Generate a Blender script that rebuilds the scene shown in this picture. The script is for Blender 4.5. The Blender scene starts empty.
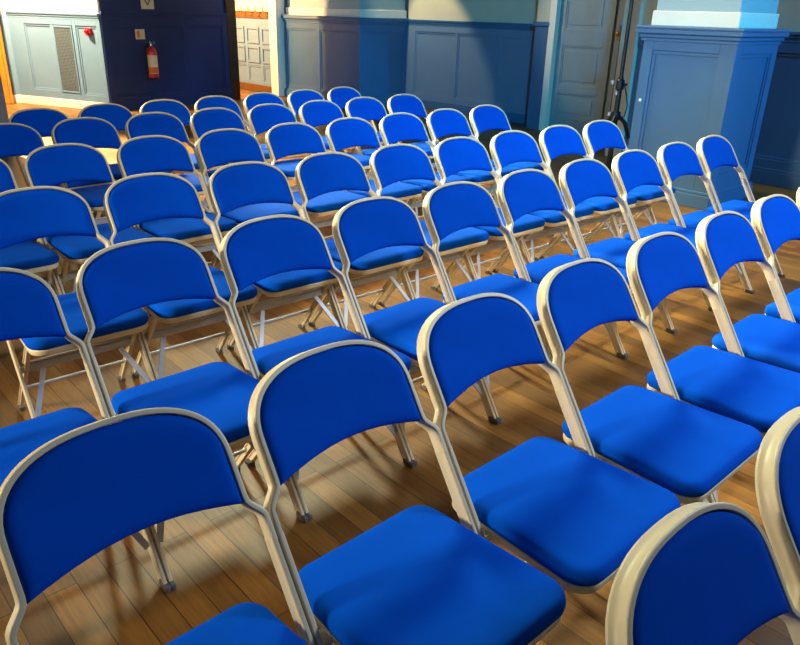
import bpy, bmesh, math, random
from mathutils import Vector, Matrix
random.seed(7)
scene = bpy.context.scene
COL = scene.collection
PI = math.pi

# ------------------------------------------------------------------ materials
def new_mat(name):
    m = bpy.data.materials.new(name); m.use_nodes = True
    return m, m.node_tree.nodes, m.node_tree.links, m.node_tree.nodes['Principled BSDF']

def srgb(r, g, b):
    f = lambda c: (c/255/12.92) if c/255 <= .04045 else ((c/255+.055)/1.055)**2.4
    return (f(r), f(g), f(b), 1)

def paint(name, rgb, rough=.5, metal=0.0, var=.06, scale=6.0, bump=0.0, coat=0.0, spec=.5):
    m, N, L, P = new_mat(name)
    tc = N.new('ShaderNodeTexCoord'); nz = N.new('ShaderNodeTexNoise')
    nz.inputs['Scale'].default_value = scale; nz.inputs['Detail'].default_value = 5
    L.new(tc.outputs['Object'], nz.inputs['Vector'])
    rp = N.new('ShaderNodeValToRGB')
    c = srgb(*rgb)
    lo = tuple(x*(1-var) for x in c[:3])+(1,); hi = tuple(min(1, x*(1+var)) for x in c[:3])+(1,)
    rp.color_ramp.elements[0].position = .3; rp.color_ramp.elements[1].position = .7
    rp.color_ramp.elements[0].color = lo; rp.color_ramp.elements[1].color = hi
    L.new(nz.outputs['Fac'], rp.inputs['Fac']); L.new(rp.outputs['Color'], P.inputs['Base Color'])
    P.inputs['Roughness'].default_value = rough; P.inputs['Metallic'].default_value = metal
    P.inputs['Coat Weight'].default_value = coat
    P.inputs['Specular IOR Level'].default_value = spec
    if bump:
        bp = N.new('ShaderNodeBump'); bp.inputs['Strength'].default_value = bump; bp.inputs['Distance'].default_value = .002
        n2 = N.new('ShaderNodeTexNoise'); n2.inputs['Scale'].default_value = 400; L.new(tc.outputs['Object'], n2.inputs['Vector'])
        L.new(n2.outputs['Fac'], bp.inputs['Height']); L.new(bp.outputs['Normal'], P.inputs['Normal'])
    return m

FABRIC = paint('blue_fabric', (0, 76, 188), rough=.9, var=.07, scale=9, bump=.12, spec=.04)
FABRIC.node_tree.nodes['Principled BSDF'].inputs['Sheen Weight'].default_value = 0
BEIGE = paint('beige_enamel', (220, 204, 168), rough=.42, metal=0, var=.05, scale=14)
STEEL = paint('pale_steel', (186, 190, 194), rough=.45, metal=.2, var=.06, scale=16)
RUBBER = paint('grey_foot', (92, 92, 94), rough=.5, var=.1)
DADO = paint('dado_paint', (64, 106, 142), rough=.42, var=.05, scale=2.5, coat=.1)
GREYPAINT = paint('pale_dado_paint', (104, 132, 158), rough=.45, var=.04, scale=2.5)
NAVY_SHADE = paint('navy_wall_shade', (34, 50, 102), rough=.5, var=.06, scale=2)  # unlit back bay: blue shade put into the colour of dado and upper wall
CREAM = paint('upper_wall_paint', (206, 200, 172), rough=.7, var=.03, scale=2)
WHITE = paint('white_gloss_paint', (236, 228, 208), rough=.4, var=.02)
SHAFT = paint('pier_upper_paint', (158, 178, 178), rough=.6, var=.03, scale=2)
DARKWOOD = paint('dark_stained_wood', (62, 34, 14), rough=.4, var=.25, scale=12)
ORANGE = paint('varnished_pine', (206, 120, 30), rough=.35, var=.18, scale=10)
OAK = paint('oak_rail', (96, 60, 20), rough=.4, var=.2, scale=14)
DOORP = paint('door_paint', (132, 146, 150), rough=.45, var=.05, scale=3)
BRASS = paint('brass', (196, 158, 70), rough=.28, metal=.9, var=.08)
BLACK = paint('black_powder_coat', (16, 16, 18), rough=.4, var=.2)
RED = paint('red_enamel', (200, 20, 24), rough=.3, var=.05, coat=.3)
PAPER = paint('cream_label', (232, 222, 190), rough=.6, var=.03)
ORNG = paint('orange_print', (222, 120, 60), rough=.6, var=.05)
GREYINK = paint('grey_print', (120, 112, 100), rough=.6, var=.05)
GRILLE = paint('grille_metal', (112, 124, 132), rough=.45, metal=.3, var=.06)
CHROME = paint('knob_steel', (214, 216, 220), rough=.25, metal=.8, var=.03)

def floor_mat():
    m, N, L, P = new_mat('wood_strip_floor')
    tc = N.new('ShaderNodeTexCoord'); mp = N.new('ShaderNodeMapping')
    mp.inputs['Rotation'].default_value = (0, 0, PI/2)
    L.new(tc.outputs['Object'], mp.inputs['Vector'])
    br = N.new('ShaderNodeTexBrick')
    br.offset = .37; br.offset_frequency = 2; br.squash = 1
    br.inputs['Scale'].default_value = 1
    br.inputs['Brick Width'].default_value = 1.35; br.inputs['Row Height'].default_value = .088
    br.inputs['Mortar Size'].default_value = .0018; br.inputs['Mortar Smooth'].default_value = .3
    br.inputs['Bias'].default_value = 0
    br.inputs['Color1'].default_value = srgb(108, 72, 27); br.inputs['Color2'].default_value = srgb(152, 105, 43)
    br.inputs['Mortar'].default_value = srgb(64, 38, 18)
    L.new(mp.outputs['Vector'], br.inputs['Vector'])
    # grain stretched along the boards
    m2 = N.new('ShaderNodeMapping'); m2.inputs['Scale'].default_value = (26, 1.6, 1)
    L.new(tc.outputs['Object'], m2.inputs['Vector'])
    g = N.new('ShaderNodeTexNoise'); g.inputs['Scale'].default_value = 3; g.inputs['Detail'].default_value = 8; g.inputs['Roughness'].default_value = .65
    L.new(m2.outputs['Vector'], g.inputs['Vector'])
    gr = N.new('ShaderNodeValToRGB'); gr.color_ramp.elements[0].position = .3; gr.color_ramp.elements[1].position = .72
    gr.color_ramp.elements[0].color = (.62, .58, .54, 1); gr.color_ramp.elements[1].color = (1.12, 1.1, 1.06, 1)
    L.new(g.outputs['Fac'], gr.inputs['Fac'])
    w = N.new('ShaderNodeTexNoise'); w.inputs['Scale'].default_value = 1.4; w.inputs['Detail'].default_value = 4
    L.new(tc.outputs['Object'], w.inputs['Vector'])
    wr = N.new('ShaderNodeValToRGB'); wr.color_ramp.elements[0].position = .3; wr.color_ramp.elements[1].position = .7
    wr.color_ramp.elements[0].color = (.78, .76, .74, 1); wr.color_ramp.elements[1].color = (1.08, 1.08, 1.08, 1)
    L.new(w.outputs['Fac'], wr.inputs['Fac'])
    a = N.new('ShaderNodeMix'); a.data_type = 'RGBA'; a.blend_type = 'MULTIPLY'; a.inputs['Factor'].default_value = 1
    L.new(br.outputs['Color'], a.inputs['A']); L.new(gr.outputs['Color'], a.inputs['B'])
    b = N.new('ShaderNodeMix'); b.data_type = 'RGBA'; b.blend_type = 'MULTIPLY'; b.inputs['Factor'].default_value = 1
    L.new(a.outputs['Result'], b.inputs['A']); L.new(wr.outputs['Color'], b.inputs['B'])
    L.new(b.outputs['Result'], P.inputs['Base Color'])
    rr = N.new('ShaderNodeMapRange'); rr.inputs['To Min'].default_value = .36; rr.inputs['To Max'].default_value = .56
    L.new(w.outputs['Fac'], rr.inputs['Value']); L.new(rr.outputs['Result'], P.inputs['Roughness'])
    P.inputs['Specular IOR Level'].default_value = .4
    bp = N.new('ShaderNodeBump'); bp.inputs['Strength'].default_value = .35; bp.inputs['Distance'].default_value = .003
    inv = N.new('ShaderNodeMath'); inv.operation = 'SUBTRACT'; inv.inputs[0].default_value = 1
    L.new(br.outputs['Fac'], inv.inputs[1]); L.new(inv.outputs[0], bp.inputs['Height']); L.new(bp.outputs['Normal'], P.inputs['Normal'])
    return m
FLOORM = floor_mat()

# ------------------------------------------------------------------ mesh helpers
def finish(name, bm, mat, parent=None, smooth=False, bevel=0.0, sharp=40):
    bmesh.ops.recalc_face_normals(bm, faces=bm.faces)
    me = bpy.data.meshes.new(name); bm.to_mesh(me); bm.free()
    me.materials.append(mat)
    if smooth:
        for p in me.polygons: p.use_smooth = True
        me.set_sharp_from_angle(angle=math.radians(sharp))
    o = bpy.data.objects.new(name, me); COL.objects.link(o)
    if parent: o.parent = parent
    if bevel:
        md = o.modifiers.new('edge', 'BEVEL'); md.width = bevel; md.segments = 2; md.limit_method = 'ANGLE'
    return o

def box(bm, x0, x1, y0, y1, z0, z1, M=None):
    vs = [Vector((x, y, z)) for x in (x0, x1) for y in (y0, y1) for z in (z0, z1)]
    if M: vs = [M @ v for v in vs]
    v = [bm.verts.new(p) for p in vs]
    for f in ((0, 1, 3, 2), (4, 6, 7, 5), (0, 4, 5, 1), (2, 3, 7, 6), (0, 2, 6, 4), (1, 5, 7, 3)):
        bm.faces.new([v[i] for i in f])

def sweep(bm, pts, D, sec, cap=True):
    """pts: centre line; D: depth axis per point; sec: (lateral, depth) outline."""
    n = len(pts); rings = []
    for i, p in enumerate(pts):
        t = (pts[min(i+1, n-1)] - pts[max(i-1, 0)]).normalized()
        d = D[i] - t*D[i].dot(t); d.normalize()
        nn = d.cross(t)
        rings.append([bm.verts.new(p + nn*a + d*b) for a, b in sec])
    k = len(sec)
    for i in range(n-1):
        for j in range(k):
            bm.faces.new([rings[i][j], rings[i][(j+1) % k], rings[i+1][(j+1) % k], rings[i+1][j]])
    if cap:
        bm.faces.new(rings[0][::-1]); bm.faces.new(rings[-1])

def circ(r, n=10, sx=1, sy=1):
    return [(r*sx*math.cos(2*PI*i/n), r*sy*math.sin(2*PI*i/n)) for i in range(n)]

def tube(bm, a, b, r, n=12, up=Vector((0, 0, 1))):
    a, b = Vector(a), Vector(b)
    t = (b-a).normalized()
    if abs(t.dot(up)) > .95: up = Vector((0, 1, 0))
    sweep(bm, [a, b], [up, up], circ(r, n))

def path_tube(bm, pts, r, n=8):
    pts = [Vector(p) for p in pts]
    up = Vector((.3, .4, .86)); sweep(bm, pts, [up]*len(pts), circ(r, n))

def lathe(bm, prof, c=(0, 0, 0), n=24, M=None):
    rings = []
    for r, z in prof:
        ring = []
        for i in range(n):
            p = Vector((c[0]+r*math.cos(2*PI*i/n), c[1]+r*math.sin(2*PI*i/n), c[2]+z))
            ring.append(bm.verts.new(M @ p if M else p))
        rings.append(ring)
    for i in range(len(rings)-1):
        for j in range(n):
            bm.faces.new([rings[i][j], rings[i][(j+1) % n], rings[i+1][(j+1) % n], rings[i+1][j]])
    bm.faces.new(rings[0][::-1]); bm.faces.new(rings[-1])

def empty(name, loc, rz=0):
    o = bpy.data.objects.new(name, None); COL.objects.link(o)
    o.location = loc; o.rotation_euler = (0, 0, rz); o.empty_display_size = .1
    return o
def tag(o, label, cat, group=None):
    o['label'] = label; o['category'] = cat
    if group: o['group'] = group
def struct(o): o['kind'] = 'structure'; return o

# ------------------------------------------------------------------ the folding chair
PITCH = .49                     # centre to centre in a row
HWB, HWL = .2070, .2370         # half widths of the back arch and of the legs
Z0, ZT = .755, .873             # start of the arch curve and its crown (tube centre)
def yl(z):                      # lean of the back / front-leg line (chair faces -y)
    y = .012 + .64*(z-.643)
    if z > .80: y -= .5*(z-.80)**2
    return y
def dax(z):
    s = (yl(z+.004)-yl(z-.004))/.008
    return Vector((0, -1, s)).normalized()
SEC = [(.002, .0195), (.0050, .0190), (.0065, .0165), (.0062, .0125), (.0028, .0095), (.0028, -.0095), (.0062, -.0125),
       (.0065, -.0165), (.0050, -.0190), (.002, -.0195), (-.004, -.0190), (-.0055, -.0165), (-.0055, .0165), (-.004, .0190)]
EXP = 2.55
def arch_x(z, off=0.0):
    A = HWB-off
    if z <= Z0: return A
    q = min(1, (z-Z0)/(ZT-Z0-off)); return A*max(0, 1-q**EXP)**(1/EXP)
def arch_z(x, off=0.0):
    q = min(1, abs(x)/(HWB-off)); return Z0 + (ZT-Z0-off)*max(0, 1-q**EXP)**(1/EXP)
def bow(x, z):                  # the back is curved in plan: its middle lies further from the sitter
    k = max(0, min(1, (z-.67)/.06))
    return .014*k*(1-min(1, abs(x)/HWB)**2)

def build_chair():
    root = empty('folding_chair', (0, 0, 0))
    P = lambda x, z: Vector((x, yl(z)+bow(x, z), z))
    # --- back frame: jog out at the bottom, straight sides, flattened arch
    half = []
    for z in (.598, .615, .630, .638): half.append((HWL, z))
    for t in (.12, .3, .5, .7, .88):
        s = t*t*(3-2*t); half.append((HWL+(HWB-HWL)*s, .640+t*.042))
    half += [(HWB, .687), (HWB, .715), (HWB, .74), (HWB, Z0)]
    for i in range(1, 15):
        a = i/15*PI/2
        half.append((HWB*math.cos(a)**(2/EXP), Z0+(ZT-Z0)*math.sin(a)**(2/EXP)))
    pts = [P(x, z) for x, z in half] + [P(0, ZT)] + [P(-x, z) for x, z in half[::-1]]
    D = [dax(p.z) for p in pts]
    bm = bmesh.new()
    sweep(bm, pts, D, [(-a, b) for a, b in SEC])
    finish('back_frame', bm, BEIGE, root, True, sharp=50)
    # --- front legs, same channel section, straight down to the floor
    for s in (1, -1):
        bm = bmesh.new()
        zs = [.603, .45, .3, .15, .012]
        sec = SEC if s < 0 else [(-q, w) for q, w in SEC]
        sweep(bm, [Vector((s*HWL, yl(z), z)) for z in zs], [dax(z) for z in zs], sec)
        lg = finish('leg', bm, BEIGE, root, True, sharp=50)
        bm = bmesh.new()
        box(bm, s*HWL-.0078, s*HWL+.0078, yl(0)-.027, yl(0)+.027, 0, .022)
        finish('foot_cap', bm, RUBBER, lg, bevel=.004)
    # --- rear legs
    for s in (1, -1):
        bm = bmesh.new()
        a, b = Vector((s*.206, -.315, .404)), Vector((s*.214, -.004, .012))
        sweep(bm, [a, b], [Vector((0, 1, .8))]*2, [(q*1.5, w*.72) for q, w in SEC])
        lg = finish('leg', bm, BEIGE, root, True, sharp=50)
        bm = bmesh.new(); box(bm, s*.214-.0105, s*.214+.0105, -.024, .02, 0, .02)
        finish('foot_cap', bm, RUBBER, lg, bevel=.004)
    # --- cross members
    bm = bmesh.new(); z = .278
    y = yl(z)
    box(bm, -.231, .231, y-.004, y+.004, z-.016, z+.016); box(bm, -.231, .231, y-.004, y+.014, z+.013, z+.016)
    finish('front_rail', bm, STEEL, root, bevel=.0015)
    for s in (1, -1):
        bm = bmesh.new()
        a = Vector((s*.150, yl(.268)-.006, .268)); b = Vector((s*.227, yl(.112)-.004, .112))
        sweep(bm, [a, b], [Vector((0, -1, .64))]*2, [(-.010, -.0025), (.010, -.0025), (.010, .0025), (-.010, .0025)])
        finish('brace', bm, STEEL, root)
    bm = bmesh.new(); yy = -.004 - .311*(.14-.012)/.392
    tube(bm, (-.2085, yy, .14), (.2085, yy, .14), .0075)
    finish('stretcher', bm, STEEL, root, True)
    bm = bmesh.new(); yy2 = -.004 - .311*(.30-.012)/.392
    tube(bm, (-.2035, yy2+.012, .30), (.2035, yy2+.012, .30), .006)
    finish('stretcher', bm, STEEL, root, True)
    # --- seat: rounded trapezoid pad on a beige pan
    def outline(off):
        wf, wr, yf, yr = .228+off, .203+off, -.442-off, .014+off
        rad = {0: .062+off, 1: .062+off, 2: .055+off, 3: .055+off}
        cs = [Vector((-wf, yf)), Vector((wf, yf)), Vector((wr, yr)), Vector((-wr, yr))]
        out = []
        for i, c in enumerate(cs):
            p, n = cs[i-1], cs[(i+1) % 4]
            r = rad[i]; u = (p-c).normalized(); v = (n-c).normalized()
            ang = math.acos(u.dot(v)); d = r/math.tan(ang/2)
            cen = c + (u+v).normalized()*(r/math.sin(ang/2))
            a0, a1 = c+u*d-cen, c+v*d-cen
            t0, t1 = math.atan2(a0.y, a0.x), math.atan2(a1.y, a1.x)
            while t1 < t0: t1 += 2*PI
            for k in range(9):
                t = t0+(t1-t0)*k/8; out.append(cen+Vector((math.cos(t), math.sin(t)))*r)
        return out
    def tz(y): return -.004 - .022*(y+.2)      # slight fall towards the back
    def loops(bm, spec, close_top=True):
        rings = []
        for off, z in spec:
            rings.append([bm.verts.new((p.x, p.y, z+tz(p.y))) for p in outline(off)])
        n = len(rings[0])
        for i in range(len(rings)-1):
            for j in range(n):
                bm.faces.new([rings[i][j], rings[i][(j+1) % n], rings[i+1][(j+1) % n], rings[i+1][j]])
        bm.faces.new(rings[0][::-1])
        return rings
    bm = bmesh.new()
    r = loops(bm, [(-.018, .402), (-.007, .404), (-.003, .410), (-.003, .424), (-.006, .428), (-.02, .429)])
    bm.faces.new(r[-1])
    for s in (1, -1):            # side lugs that carry the seat on the front legs
        box(bm, min(s*.19, s*.2315), max(s*.19, s*.2315), -.158, -.122, .398, .414)
    finish('seat_pan', bm, BEIGE, root, True, sharp=35)
    bm = bmesh.new()
    r = loops(bm, [(-.004, .4285), (.001, .436), (.003, .447), (.0, .458), (-.006, .4655), (-.016, .4705), (-.032, .473)])
    top = r[-1]; n = len(top); prev = top
    for sc, z in ((.75, .4755), (.5, .477), (.25, .4775)):
        cur = []
        for v in top:
            x, y = v.co.x*sc, (v.co.y+.2165)*sc-.2165
            cur.append(bm.verts.new((x, y, z+tz(y))))
        for j in range(n): bm.faces.new([prev[j], prev[(j+1) % n], cur[(j+1) % n], cur[j]])
        prev = cur
    bm.faces.new(prev)
    finish('seat_pad', bm, FABRIC, root, True, sharp=60)
    # --- backrest: puffed pad with an arched lower edge, thin beige shell behind
    def back_grid(off, zoff, front, puff):
        nx, nz = 28, 12
        g = []
        for i in range(nx+1):
            u = math.sin((i/nx-.5)*PI); x = u*(HWB-.0058-off)
            zb = .675+zoff + .025*(1-abs(u)**2.0)
            zt = max(zb+.004, arch_z(x, .0058+off))
            if abs(u) > .985: zt = max(zt, Z0-.02)
            col = []
            for j in range(nz+1):
                t = .5-.5*math.cos(j/nz*PI)
                z = zb+(zt-zb)*t
                e = min(1, min((1-abs(u))*(HWB)/.022, (t*(zt-zb))/.022, ((1-t)*(zt-zb))/.022))
                e = math.sqrt(max(0, 1-(1-e)**2))
                col.append(Vector((x, yl(z)+bow(x, z), z)) + dax(z)*(front+puff*e))
            g.append(col)
        return g
    def two_sided(bm, A, B):
        va = [[bm.verts.new(p) for p in c] for c in A]; vb = [[bm.verts.new(p) for p in c] for c in B]
        nx, nz = len(A)-1, len(A[0])-1
        for i in range(nx):
            for j in range(nz):
                bm.faces.new([va[i][j], va[i+1][j], va[i+1][j+1], va[i][j+1]])
                bm.faces.new([vb[i][j], vb[i][j+1], vb[i+1][j+1], vb[i+1][j]])
        rim = [(i, 0) for i in range(nx)]+[(nx, j) for j in range(nz)]+[(i, nz) for i in range(nx, 0, -1)]+[(0, j) for j in range(nz, 0, -1)]
        for k in range(len(rim)):
            a, b = rim[k], rim[(k+1) % len(rim)]
            bm.faces.new([va[a[0]][a[1]], vb[a[0]][a[1]], vb[b[0]][b[1]], va[b[0]][b[1]]])
    bm = bmesh.new(); two_sided(bm, back_grid(0, 0, .010, .014), back_grid(0, 0, -.006, 0))
    bmesh.ops.remove_doubles(bm, verts=bm.verts, dist=.0002)
    finish('backrest', bm, FABRIC, root, True, sharp=70)
    bm = bmesh.new(); two_sided(bm, back_grid(.0015, .004, -.0065, 0), back_grid(.0015, .004, -.011, -.006))
    bmesh.ops.remove_doubles(bm, verts=bm.verts, dist=.0002)
    finish('back_shell', bm, BEIGE, root, True, sharp=60)
    return root

def copy_tree(o, parent=None):
    c = o.copy(); COL.objects.link(c)
    if parent: c.parent = parent
    for ch in list(o.children): copy_tree(ch, c)
    return c

# row: x offset, y, slope, first chair, last chair
ROWS = [(.420, .1927, .0118, 1, 2), (-.1150, 1.0348, .0025, 1, 8), (-.0970, 2.0618, -.004, 1, 10), (.361, 3.0269, -.0313, 1, 9),
        (.822, 3.9584, .0043, 0, 8), (1.270, 4.88, .019, 0, 7), (1.190, 5.462, .08, 1, 7)]
ROWN = ['nearest row', 'second row from the front', 'third row from the front', 'fourth row from the front',
        'third row from the back', 'second row from the back', 'rearmost row']
ORD = ['leftmost', 'second from left', 'third from left', 'fourth from left', 'fifth from left', 'sixth from left',
       'seventh from left', 'eighth from left', 'ninth from left', 'rightmost']
TWEAK = {}
proto = build_chair(); used = False
for ri, (x0, y0, sl, k0, k1) in enumerate(ROWS):
    for k in range(k0, k1+1):
        if used: c = copy_tree(proto)
        else: c = proto; used = True
        dx, dy, dr = TWEAK.get((ri, k), (0, 0, 0))
        c.location = (x0+k*PITCH+dx, y0+sl*k*PITCH+dy, 0)
        c.rotation_euler = (0, 0, math.atan(sl)+dr)
        i = k-k0
        if ri == 0: lab = ['blue folding chair cut off at the bottom edge, left one of the nearest two', 'blue folding chair at the lower right edge, only its left half in view'][i]
        else:
            pos = 'rightmost' if k == k1 else ORD[i]
            extra = ''
            if ri == 2 and k == k1: extra = ', beside the right pier'
            if ri == 3 and k == k1: extra = ', before the black stand'
            if ri == 5 and k == k0: extra = ', near the pine post'
            lab = 'blue folding chair, %s in %s%s' % (pos, ROWN[ri], extra)
        tag(c, lab, 'chair', 'blue folding chairs set out in rows')

# ------------------------------------------------------------------ the setting
bm = bmesh.new(); box(bm, -8, 13, -5, 18, -.1, 0); struct(finish('floor', bm, FLOORM))

def frame_mat(a, b):
    """local u along a->b, z up, v = outward normal to the right of travel"""
    a, b = Vector((a[0], a[1], 0)), Vector((b[0], b[1], 0))
    u = (b-a).normalized(); v = u.cross(Vector((0, 0, 1)))
    return Matrix(((u.x, v.x, 0, a.x), (u.y, v.y, 0, a.y), (0, 0, 1, 0), (0, 0, 0, 1))), (b-a).length

def hang(name, M, u, v, z):
    o = empty(name, M @ Vector((u, v, z)))
    o.rotation_euler = (0, 0, math.atan2(-M[1][0], -M[0][0])); return o
def raised_panel(bm, M, u0, u1, z0, z1, v, d=.018, w=.03):
    """recessed field with a sloped moulding, drawn proud of surface v"""
    for (p0, p1, q0, q1) in ((u0, u1, z1-w, z1), (u0, u1, z0, z0+w), (u0, u0+w, z0+w, z1-w), (u1-w, u1, z0+w, z1-w)):
        box(bm, p0, p1, v, v+d, q0, q1, M)
def dado_wall(name, a, b, h, mat, panels, thick=.2, rail_w=.022, skirt=.12, stile=True):
    """panels: (u0,u1,z0,z1) recessed fields; the rest of the face is a 22 mm proud framework"""
    M, L = frame_mat(a, b); bm = bmesh.new()
    box(bm, 0, L, -thick, 0, 0, h, M)
    ps = sorted(panels)
    u = 0
    for (u0, u1, z0, z1) in ps:
        if u0 > u+1e-4: box(bm, u, u0, 0, rail_w, 0, h-.002, M)
        box(bm, u0, u1, 0, rail_w, 0, z0, M); box(bm, u0, u1, 0, rail_w, z1, h-.002, M)
        # ogee moulding round the field
        for (p0, p1, q0, q1) in ((u0, u1, z1-.03, z1), (u0, u1, z0, z0+.03), (u0, u0+.03, z0+.03, z1-.03), (u1-.03, u1, z0+.03, z1-.03)):
            box(bm, p0, p1, 0, .011, q0, q1, M)
        u = u1
    if u < L-1e-4: box(bm, u, L, 0, rail_w, 0, h-.002, M)
    return struct(finish(name, bm, mat, bevel=.004)), M, L
def cap(name, a, b, h, mat, proj=.06, ext=(0, 0)):
    M, L = frame_mat(a, b); bm = bmesh.new()
    box(bm, -ext[0], L+ext[1], -.05, proj, h-.03, h, M); box(bm, -ext[0]*.7, L+ext[1]*.7, -.05, proj*.72, h-.062, h-.03, M)
    box(bm, -ext[0]*.5, L+ext[1]*.5, -.05, proj*.5, h-.1, h-.062, M)
    return struct(finish(name, bm, mat, bevel=.006))
def skirt(name, a, b, mat, h=.14, t=.035):
    M, L = frame_mat(a, b); bm = bmesh.new()
    box(bm, 0, L, 0, t, 0, h, M); box(bm, 0, L, 0, t*.8, h, h+.03, M)
    return struct(finish(name, bm, mat, bevel=.005))
def upper(name, a, b, z0, z1, mat, thick=.2):
    M, L = frame_mat(a, b); bm = bmesh.new(); box(bm, 0, L, -thick, -.005, z0, z1, M)
    return struct(finish(name, bm, mat))
TOP = 3.4
# right-hand dark panelling beyond the pier (faces -x): travel towards -y so the normal is -x
a, b = (8.08, 5.0), (7.80, -4.5)
dado_wall('wall_right', a, b, 1.47, DADO, [(.12, 1.02, .26, 1.3)]+[(1.75+i*1.15, 2.75+i*1.15, .26, 1.3) for i in range(6)])
cap('trim_1', a, b, 1.50, DADO); skirt('baseboard_right', a, b, DADO); upper('wall_right_upper', a, b, 1.47, TOP, CREAM)
# rear right panelling (x = 9.4) between the pier and the doors
a, b = (9.4, 10.1), (9.4, 6.95)
dado_wall('wall_back_right', a, b, 1.43, GREYPAINT, [(.22, 1.18, .24, 1.27), (1.24, 2.1, .24, 1.27), (2.17, 2.98, .24, 1.27)])
cap('trim_2', a, b, 1.46, DADO, .05); skirt('baseboard_back_right', a, b, DADO, .11); upper('wall_back_right_upper', a, b, 1.43, TOP, CREAM)
# short pilaster that ends the panelling, then the white architrave and the double doors
bm = bmesh.new(); box(bm, 9.06, 9.6, 6.77, 7.03, 0, 1.44); box(bm, 9.03, 9.6, 6.75, 7.06, 1.44, 1.50); struct(finish('trim_3', bm, DADO, bevel=.006))
bm = bmesh.new(); box(bm, 9.08, 9.6, 6.70, 7.03, 1.50, TOP); struct(finish('wall_pilaster_upper', bm, CREAM))
bm = bmesh.new(); box(bm, 9.03, 9.25, 6.66, 6.77, 0, TOP); struct(finish('trim_4', bm, WHITE, bevel=.006))
def door(name, a, b, mat, panels, h=2.5):
    M, L = frame_mat(a, b); bm = bmesh.new()
    box(bm, 0, L, -.05, 0, 0.01, h, M)
    us = sorted(set([p[0] for p in panels]+[p[1] for p in panels]))
    u0, u1 = min(us), max(us)
    box(bm, 0, u0, 0, .018, .01, h, M); box(bm, u1, L, 0, .018, .01, h, M)
    zs = sorted(panels, key=lambda p: p[2]); z = .01
    rows = sorted(set((p[2], p[3]) for p in panels))
    for (z0, z1) in rows:
        box(bm, u0, u1, 0, .018, z, z0, M); z = z1
        rp = sorted(p for p in panels if p[2] == z0)
        for i in range(len(rp)-1): box(bm, rp[i][1], rp[i+1][0], 0, .018, z0, z1, M)
        for p in rp:
            raised_panel(bm, M, p[0], p[1], z0, z1, 0, .010, .022)
            box(bm, p[0]+.07, p[1]-.07, 0, .008, z0+.07, z1-.07, M)
    box(bm, u0, u1, 0, .018, z, h, M)
    return struct(finish(name, bm, mat, bevel=.003)), M
d1, M1 = door('door_1', (9.14, 6.66), (9.14, 5.80), DOORP, [(.1, .76, .22, .56), (.1, .76, .66, 1.2), (.1, .76, 1.40, 2.3)])
bm = bmesh.new(); box(bm, 9.095, 9.15, 5.755, 5.815, .01, 2.5); struct(finish('trim_5', bm, DOORP, bevel=.006))
d2, M2 = door('door_2', (9.14, 5.77), (9.14, 4.95), DOORP, [(.15, .7, .22, .62), (.15, .7, .70, 1.24), (.15, .7, 1.50, 2.3)])
bm = bmesh.new(); lathe(bm, [(.03, 0), (.034, .006), (.012, .012), (.012, .04), (.028, .05), (.032, .066), (.022, .082), (.004, .086)],
                        M=Matrix.Translation((9.122, 5.655, 1.385)) @ Matrix.Rotation(-PI/2, 4, 'Y'))
box(bm, 9.112, 9.124, 5.62, 5.69, 1.30, 1.46)
finish('door_handle', bm, BRASS, d2, True)
bm = bmesh.new(); box(bm, 9.14, 9.6, 4.9, 6.8, 2.5, TOP); struct(finish('wall_over_doors', bm, CREAM))
bm = bmesh.new(); box(bm, 8.0, 9.6, 4.75, 4.95, 0, TOP); struct(finish('wall_door_return', bm, CREAM))

# piers: panelled square base, heavy cap, white band, pale shaft
def pier(name, x0, x1, y0, y1, h, fx, fy, capm=.075, plinth=.12):
    root = empty(name, ((x0+x1)/2, (y0+y1)/2, 0)); struct(root)
    I = Matrix.Translation((-(x0+x1)/2, -(y0+y1)/2, 0))
    bm = bmesh.new(); box(bm, x0, x1, y0, y1, 0, h, I)
    w = .022
    # -x face
    for (face, panels, L) in (('x', fx, y1-y0), ('y', fy, x1-x0)):
        if face == 'x': M = I @ frame_mat((x0, y1), (x0, y0))[0]
        else: M = I @ frame_mat((x0, y0), (x1, y0))[0]
        u = 0
        for (u0, u1, z0, z1) in panels:
            box(bm, u, u0, 0, w, 0, h, M); box(bm, u0, u1, 0, w, 0, z0, M); box(bm, u0, u1, 0, w, z1, h, M)
            for (p0, p1, q0, q1) in ((u0, u1, z1-.03, z1), (u0, u1, z0, z0+.03), (u0, u0+.03, z0+.03, z1-.03), (u1-.03, u1, z0+.03, z1-.03)):
                box(bm, p0, p1, 0, .012, q0, q1, M)
            u = u1
        box(bm, u, L+(0 if face == 'y' else w), 0, w, 0, h, M)
    p = finish('pier_base', bm, DADO, root, bevel=.004); struct(p)
    bm = bmesh.new()
    for (e, q0, q1) in ((capm, h+.075, h+.10), (capm*.92, h+.035, h+.075), (capm*.6, h, h+.035), (capm*.4, h-.03, h)):
        box(bm, x0-e, x1+e, y0-e, y1+e, q0, q1, I)
    struct(finish('pier_cap', bm, DADO, root, bevel=.008))
    bm = bmesh.new(); box(bm, x0-.05, x1+.05, y0-.05, y1+.05, 0, plinth, I); box(bm, x0-.04, x1+.04, y0-.04, y1+.04, plinth, plinth+.03, I)
    struct(finish('plinth', bm, DADO, root, bevel=.006))
    bm = bmesh.new(); box(bm, x0+.02, x1-.02, y0+.02, y1-.02, h+.10, h+.225, I); struct(finish('pier_band', bm, WHITE, root, bevel=.008))
    bm = bmesh.new(); box(bm, x0+.04, x1-.04, y0+.04, y1-.04, h+.225, TOP, I); struct(finish('pier_shaft', bm, SHAFT, root, bevel=.008))
    return root
pr = pier('pier', 6.43, 7.24, 2.875, 3.72, 1.425, [(.1, .72, .3, 1.32)], [(.1, .70, .3, 1.32)])
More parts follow.
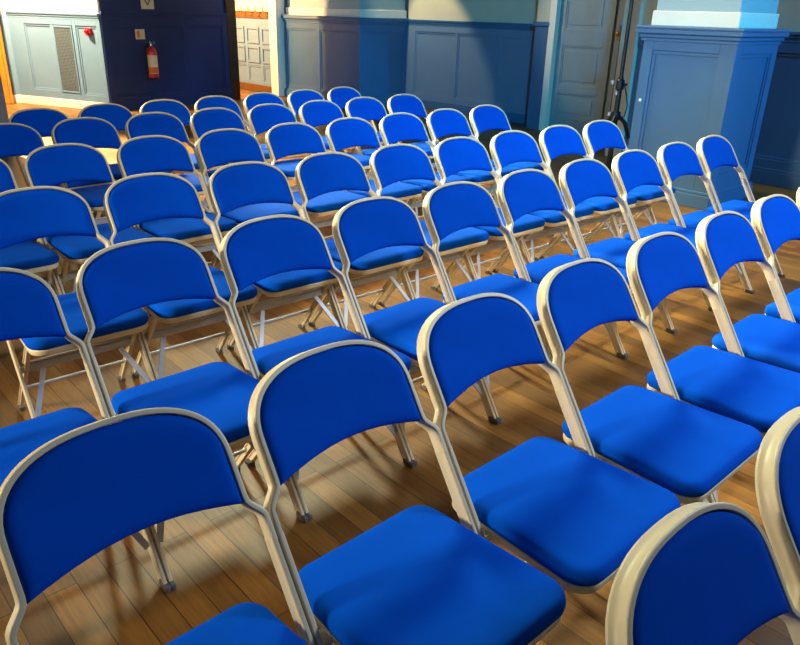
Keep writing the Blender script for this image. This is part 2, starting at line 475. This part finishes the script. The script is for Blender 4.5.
bm = bmesh.new(); lathe(bm, [(.009, 0), (.012, .006), (.016, .016), (.012, .024), (.003, .027)], n=14, M=Matrix.Translation((6.408, 3.66, .88)) @ Matrix.Rotation(-PI/2, 4, 'Y'))
tag(finish('door_knob', bm, WHITE, None, True), 'small white knob on the left stile of the right pier', 'knob')
pier('pier', 8.32, 9.42, 10.12, 12.35, 1.37, [(.08, .98, .2, 1.24), (1.12, 2.12, .2, 1.24)], [(.08, 1.0, .2, 1.24)], .07)

# far left: pale panelled bay, navy bay with the extinguisher, passage with coat hooks
G0, G1, J = (3.764, 13.786), (4.62, 11.80), (7.06, 12.30)
G0 = (3.85, 13.62)
a, b = G0, G1
dado_wall('wall_back_left', a, b, 1.38, GREYPAINT, [(.35, .94, .25, 1.25), (.98, 1.40, .23, 1.25), (1.47, 1.90, .23, 1.25)])
cap('trim_6', a, b, 1.43, GREYPAINT, .05); skirt('baseboard_back_left', a, b, WHITE, .10); upper('wall_back_left_upper', a, b, 1.38, TOP, CREAM)
M, L = frame_mat(a, b)
g = hang('vent_grille', M, 1.19, .0, .74)
bm = bmesh.new(); box(bm, -.19, .19, .001, .012, -.48, .48); finish('backing', bm, BLACK, g)
bm = bmesh.new()
for i in range(44):
    z = -.47+i*.94/43; box(bm, -.188, .188, .012, .022, z-.006, z+.006)
for i in range(13):
    x = -.18+i*.03; box(bm, x-.003, x+.003, .012, .025, -.475, .475)
finish('louvre_mesh', bm, GRILLE, g)
bm = bmesh.new()
box(bm, -.2, -.178, .0, .03, -.5, .5); box(bm, .178, .2, 0, .03, -.5, .5); box(bm, -.178, .178, 0, .03, .475, .5); box(bm, -.178, .178, 0, .03, -.5, -.475)
finish('grille_frame', bm, GREYPAINT, g, bevel=.003)
tag(g, 'tall metal ventilation grille set in the pale grey panelling', 'vent')
al = hang('fire_alarm', M, 1.735, .0, 1.17)
bm = bmesh.new(); box(bm, -.05, .05, .0, .05, -.055, .055); finish('back_box', bm, RED, al, bevel=.008)
bm = bmesh.new(); lathe(bm, [(.036, 0), (.036, .02), (.028, .035), (.012, .04)], M=Matrix.Translation((.004, .05, 0)) @ Matrix.Rotation(-PI/2, 4, 'X'))
finish('sounder', bm, RED, al, True)
tag(al, 'small red fire alarm sounder on the pale grey panelling', 'alarm')
# left return, varnished post, dark-blue pier edge
a, b = (3.45, 13.86), G0
dado_wall('wall_return', a, b, 1.38, GREYPAINT, []); upper('wall_return_upper', a, b, 1.38, TOP, CREAM); skirt('baseboard_return', a, b, WHITE, .10)
bm = bmesh.new(); box(bm, 3.34, 3.64, 13.52, 13.70, 0, TOP); box(bm, 3.64, 3.68, 13.50, 13.64, 0, TOP); struct(finish('trim_7', bm, ORANGE, bevel=.012))
bm = bmesh.new(); box(bm, 1.5, 2.37, 9.0, 9.6, 0, 1.45); box(bm, 1.45, 2.42, 8.95, 9.65, 1.40, 1.46); struct(finish('trim_8', bm, DADO, bevel=.01))
bm = bmesh.new(); box(bm, 1.52, 2.35, 9.02, 9.58, 1.46, TOP); struct(finish('wall_left_pier_upper', bm, SHAFT))
# navy bay, its shade carried by the wall colour
a, b = G1, J
dado_wall('wall_back', a, b, 1.42, NAVY_SHADE, [(1.62, 2.36, .22, 1.26), (.12, 1.5, .22, 1.26)])
cap('trim_9', a, b, 1.47, NAVY_SHADE, .05); upper('wall_back_upper', a, b, 1.42, TOP, NAVY_SHADE); skirt('baseboard_back', a, b, NAVY_SHADE, .16)
Mn, Ln = frame_mat(a, b)
bm = bmesh.new(); box(bm, Ln-.02, Ln+.2, -.22, .03, 0, TOP, Mn); struct(finish('trim_10', bm, DARKWOOD, bevel=.008))
# fire extinguisher hung on the navy bay
fe = hang('fire_extinguisher', Mn, .77, .118, .46)
bm = bmesh.new(); lathe(bm, [(.06, 0), (.078, .01), (.08, .03), (.08, .40), (.074, .44), (.052, .475), (.026, .49), (.024, .51)], n=28); finish('cylinder', bm, RED, fe, True)
bm = bmesh.new(); lathe(bm, [(.0815, .09), (.0815, .37)], n=28)
finish('label_band', bm, PAPER, fe, True)
bm = bmesh.new(); lathe(bm, [(.0822, .10), (.0822, .19)], n=28); finish('label_patch', bm, ORNG, fe, True)
bm = bmesh.new(); lathe(bm, [(.081, -.004), (.081, .035)], n=28); finish('base_ring', bm, BLACK, fe, True)
bm = bmesh.new(); lathe(bm, [(.02, .505), (.02, .545), (.012, .555)], n=14); box(bm, -.012, .012, -.02, .085, .545, .556); box(bm, -.012, .012, -.02, .09, .572, .582); box(bm, -.012, .012, -.024, -.012, .53, .582)
finish('valve_handle', bm, CHROME, fe, bevel=.002)
bm = bmesh.new(); path_tube(bm, [(.02, 0, .53), (.06, 0, .54), (.093, 0, .50), (.100, 0, .40), (.100, .0, .2), (.098, 0, .08)], .011); finish('hose', bm, BLACK, fe, True)
bm = bmesh.new(); box(bm, -.03, .03, -.118, -.07, .30, .36); box(bm, -.02, .02, -.118, -.02, .484, .50); finish('wall_bracket', bm, BLACK, fe)
tag(fe, 'red fire extinguisher with pale label hanging on the navy wall', 'fire extinguisher')
sg = hang('wall_sign', Mn, .66, .022, 1.14)
bm = bmesh.new(); box(bm, -.085, .085, 0, .006, -.075, .075); finish('plate', bm, PAPER, sg)
bm = bmesh.new(); box(bm, .01, .06, .006, .0072, -.05, .05); finish('symbol', bm, ORNG, sg)
tag(sg, 'small cream sign with orange mark above the fire extinguisher', 'sign')
sg = hang('wall_sign', Mn, .87, .0, 1.60)
bm = bmesh.new(); box(bm, -.12, .12, 0, .008, -.09, .12); finish('plate', bm, PAPER, sg)
bm = bmesh.new()
for q in (1, -1):
    sweep(bm, [Vector((q*.055, .009, .06)), Vector((0, .009, -.03))], [Vector((0, 1, 0))]*2, [(-.011, -.001), (.011, -.001), (.011, .001), (-.011, .001)])
finish('symbol', bm, GREYINK, sg)
tag(sg, 'cream notice with grey V-shaped mark on the navy wall, cut by the top edge', 'sign')
# passage beyond: panelled wall, oak rail with hooks, oak skirting, cream architrave
a, b = (8.30, 16.0), (8.30, 12.62)
dado_wall('wall_passage', a, b, 1.38, GREYPAINT, [(.15+c*.55, .60+c*.55, .2+r*.38, .5+r*.38) for c in range(6) for r in (0,)], rail_w=.02)
Mp, Lp = frame_mat(a, b)
bm = bmesh.new()
for c in range(6):
    for r_ in range(1, 3):
        raised_panel(bm, Mp, .15+c*.55, .60+c*.55, .2+r_*.36, .5+r_*.36, .02, .02, .035)
struct(finish('trim_11', bm, GREYPAINT))
upper('wall_passage_upper', a, b, 1.38, TOP, CREAM)
bm = bmesh.new(); box(bm, 0, Lp, .0, .05, 0, .14, Mp); struct(finish('baseboard_passage', bm, OAK, bevel=.01))
cr = hang('coat_rail', Mp, Lp/2, .0, 1.44)
bm = bmesh.new(); box(bm, -Lp/2, Lp/2, 0, .035, -.06, .07); finish('rail_board', bm, OAK, cr, bevel=.005)
for i in range(12):
    x = -Lp/2+.25+i*.26
    bm = bmesh.new(); path_tube(bm, [(x, .035, .05), (x, .10, .06), (x, .13, .10), (x, .125, .15)], .012); path_tube(bm, [(x, .035, 0), (x, .07, -.03), (x, .09, 0)], .008)
    finish('hook', bm, BRASS, cr, True)
tag(cr, 'oak coat rail with brass hooks on the passage wall beyond the doorway', 'coat rail')
bm = bmesh.new(); box(bm, 8.14, 8.34, 12.37, 12.62, 0, TOP); struct(finish('trim_12', bm, WHITE, bevel=.01))
bm = bmesh.new(); box(bm, 5.0, 8.4, 16.0, 16.2, 0, TOP); struct(finish('wall_passage_end', bm, CREAM))

# ------------------------------------------------------------------ black lighting stand by the right pier
st = empty('light_stand', (6.602, 4.02, 0))
bm = bmesh.new(); tube(bm, (0, 0, .02), (0, 0, 1.05), .026, 14); finish('pole', bm, BLACK, st, True)
bm = bmesh.new(); tube(bm, (0, 0, 1.02), (0, 0, 2.5), .019, 14); finish('upper_pole', bm, BLACK, st, True)
bm = bmesh.new(); lathe(bm, [(.03, .93), (.04, .94), (.04, 1.02), (.03, 1.03)], n=16); tube(bm, (-.03, .02, .98), (.06, -.04, .98), .012); f = finish('collar', bm, BLACK, st, True)
for sx, zz in ((-.075, 1.0), (-.02, .90)):
    bm = bmesh.new(); lathe(bm, [(.008, -.02), (.018, -.016), (.018, .016), (.008, .02)], c=(sx*.7, -sx*.7, zz), n=12); finish('knob', bm, CHROME, st, True)
bm = bmesh.new(); lathe(bm, [(.03, .64), (.045, .65), (.045, .72), (.03, .73)], n=16); finish('hub', bm, BLACK, st, True)
bm = bmesh.new(); lathe(bm, [(.008, -.02), (.018, -.016), (.018, .016), (.008, .02)], c=(-.045, .045, .70), n=12); finish('knob', bm, CHROME, st, True)
for q in range(3):
    an = -PI/4+q*2*PI/3+.1
    e = Vector((math.cos(an), math.sin(an), 0))
    bm = bmesh.new(); path_tube(bm, [e*.03+Vector((0, 0, .68)), e*.10+Vector((0, 0, .62)), e*.16+Vector((0, 0, .47))], .02, 10); finish('leg', bm, BLACK, st, True)
bm = bmesh.new(); path_tube(bm, [(.03, -.03, .98), (.055, -.055, .88), (.07, -.07, .78), (.06, -.06, .68), (.03, -.035, .66)], .006); finish('cable', bm, BLACK, st, True)
bm = bmesh.new(); lathe(bm, [(.13, 0), (.135, .008), (.12, .018), (.03, .024)], n=24); finish('base_plate', bm, BLACK, st, True)
tag(st, 'slim black lighting stand between the double doors and the right pier', 'stand')

# ------------------------------------------------------------------ lights
def aim(o, target):
    d = Vector(target)-o.location; o.rotation_euler = d.to_track_quat('-Z', 'Y').to_euler()
def area(name, loc, target, energy, color, size, spread=180):
    l = bpy.data.lights.new(name, 'AREA'); l.energy = energy; l.color = color; l.size = size; l.spread = math.radians(spread)
    o = bpy.data.objects.new(name, l); COL.objects.link(o); o.location = loc; aim(o, target); return o
def point(name, loc, energy, color, r=.1):
    l = bpy.data.lights.new(name, 'POINT'); l.energy = energy; l.color = color; l.shadow_soft_size = r
    o = bpy.data.objects.new(name, l); COL.objects.link(o); o.location = loc; return o
def spot(name, loc, target, energy, color, ang, blend=.2, r=.08):
    l = bpy.data.lights.new(name, 'SPOT'); l.energy = energy; l.color = color; l.spot_size = math.radians(ang); l.spot_blend = blend; l.shadow_soft_size = r
    o = bpy.data.objects.new(name, l); COL.objects.link(o); o.location = loc; aim(o, target); return o
TUNG = (1, .56, .23)
spot('stage_white', (4.1, -1.0, 2.9), (2.9, 2.4, .4), 620, (.66, .8, 1), 104, .8, .3)
spot('stage_blue', (6.4, -3.6, 3.2), (7.0, 3.0, 1.0), 2100, (.0, .42, 1), 26, .5, .2)
spot('stage_wash', (-3.0, -4.0, 4.0), (9.0, 8.8, 2.0), 5200, (.0, .5, 1), 29, .5, .4)
spot('bay_lamp', (3.0, 12.4, 3.2), (4.0, 13.0, .9), 2300, (1, .75, .42), 84, .3, .12)
spot('bay_floor_fill', (2.4, 12.2, 3.4), (1.9, 7.0, 0), 15000, (1, .78, .42), 62, .5, .15)  # extra spot added to brighten the floor under the rear rows
point('passage_lamp', (6.3, 13.7, 2.7), 1600, TUNG, .05)
area('house_left', (-1.5, 8.5, 7.5), (2.6, 1.8, .4), 14, (1, .93, .66), 1.2, 60)
area('house_right', (4.8, 9.3, 7.6), (4.1, 1.6, .4), 155, (.95, 1, .68), 1.5, 46)
area('warm_side', (-4.5, 3.6, 2.5), (3.8, 1.7, .6), 50, (1, .88, .66), .8, 45)
spot('pier_fill', (0.0, 7.4, 5.4), (6.4, 3.3, 1.1), 850, (1, .92, .74), 17, .25, .08)  # added spot without a fixture, brightens the -x face of the right pier
spot('panel_fill', (8.0, 10.0, 3.2), (9.4, 9.35, .75), 270, (1, .82, .5), 44, .4)  # invented warm spot, its cone edge pools light on the rear right panelling
spot('door_fill', (6.2, 8.4, 3.3), (9.14, 6.0, 1.2), 330, (1, .9, .68), 30, .9)  # warm spot added for the doors and architrave, no known source
area('cool_side', (7.6, 2.3, 4.4), (3.4, 1.6, .4), 40, (.6, .8, 1), .8)

w = bpy.data.worlds.new('hall_air'); scene.world = w; w.use_nodes = True
w.node_tree.nodes['Background'].inputs['Color'].default_value = (.28, .45, .75, 1)
w.node_tree.nodes['Background'].inputs['Strength'].default_value = .08

# ------------------------------------------------------------------ camera
F_PX, PITCHC, ROLL, YAW, H = 721.81, .40714, .02822, .75004, 1.58495
cy, sy, cp, sp = math.cos(YAW), math.sin(YAW), math.cos(PITCHC), math.sin(PITCHC)
Fw = Vector((sy*cp, cy*cp, -sp)); R0 = Vector((cy, -sy, 0)); U0 = R0.cross(Fw)
Rr = R0*math.cos(ROLL)+U0*math.sin(ROLL); Ur = -R0*math.sin(ROLL)+U0*math.cos(ROLL)
cam = bpy.data.cameras.new('camera'); co = bpy.data.objects.new('camera', cam); COL.objects.link(co)
cam.sensor_fit = 'HORIZONTAL'; cam.sensor_width = 36; cam.lens = 36*F_PX/800; cam.clip_start = .05
B = -Fw
co.matrix_world = Matrix(((Rr.x, Ur.x, B.x, 0), (Rr.y, Ur.y, B.y, 0), (Rr.z, Ur.z, B.z, H), (0, 0, 0, 1)))
scene.camera = co
vs = scene.view_settings
scene.display_settings.display_device = 'sRGB'
vs.view_transform = 'Standard'; vs.look = 'None'; vs.exposure = 0; vs.gamma = 1; vs.use_curve_mapping = False
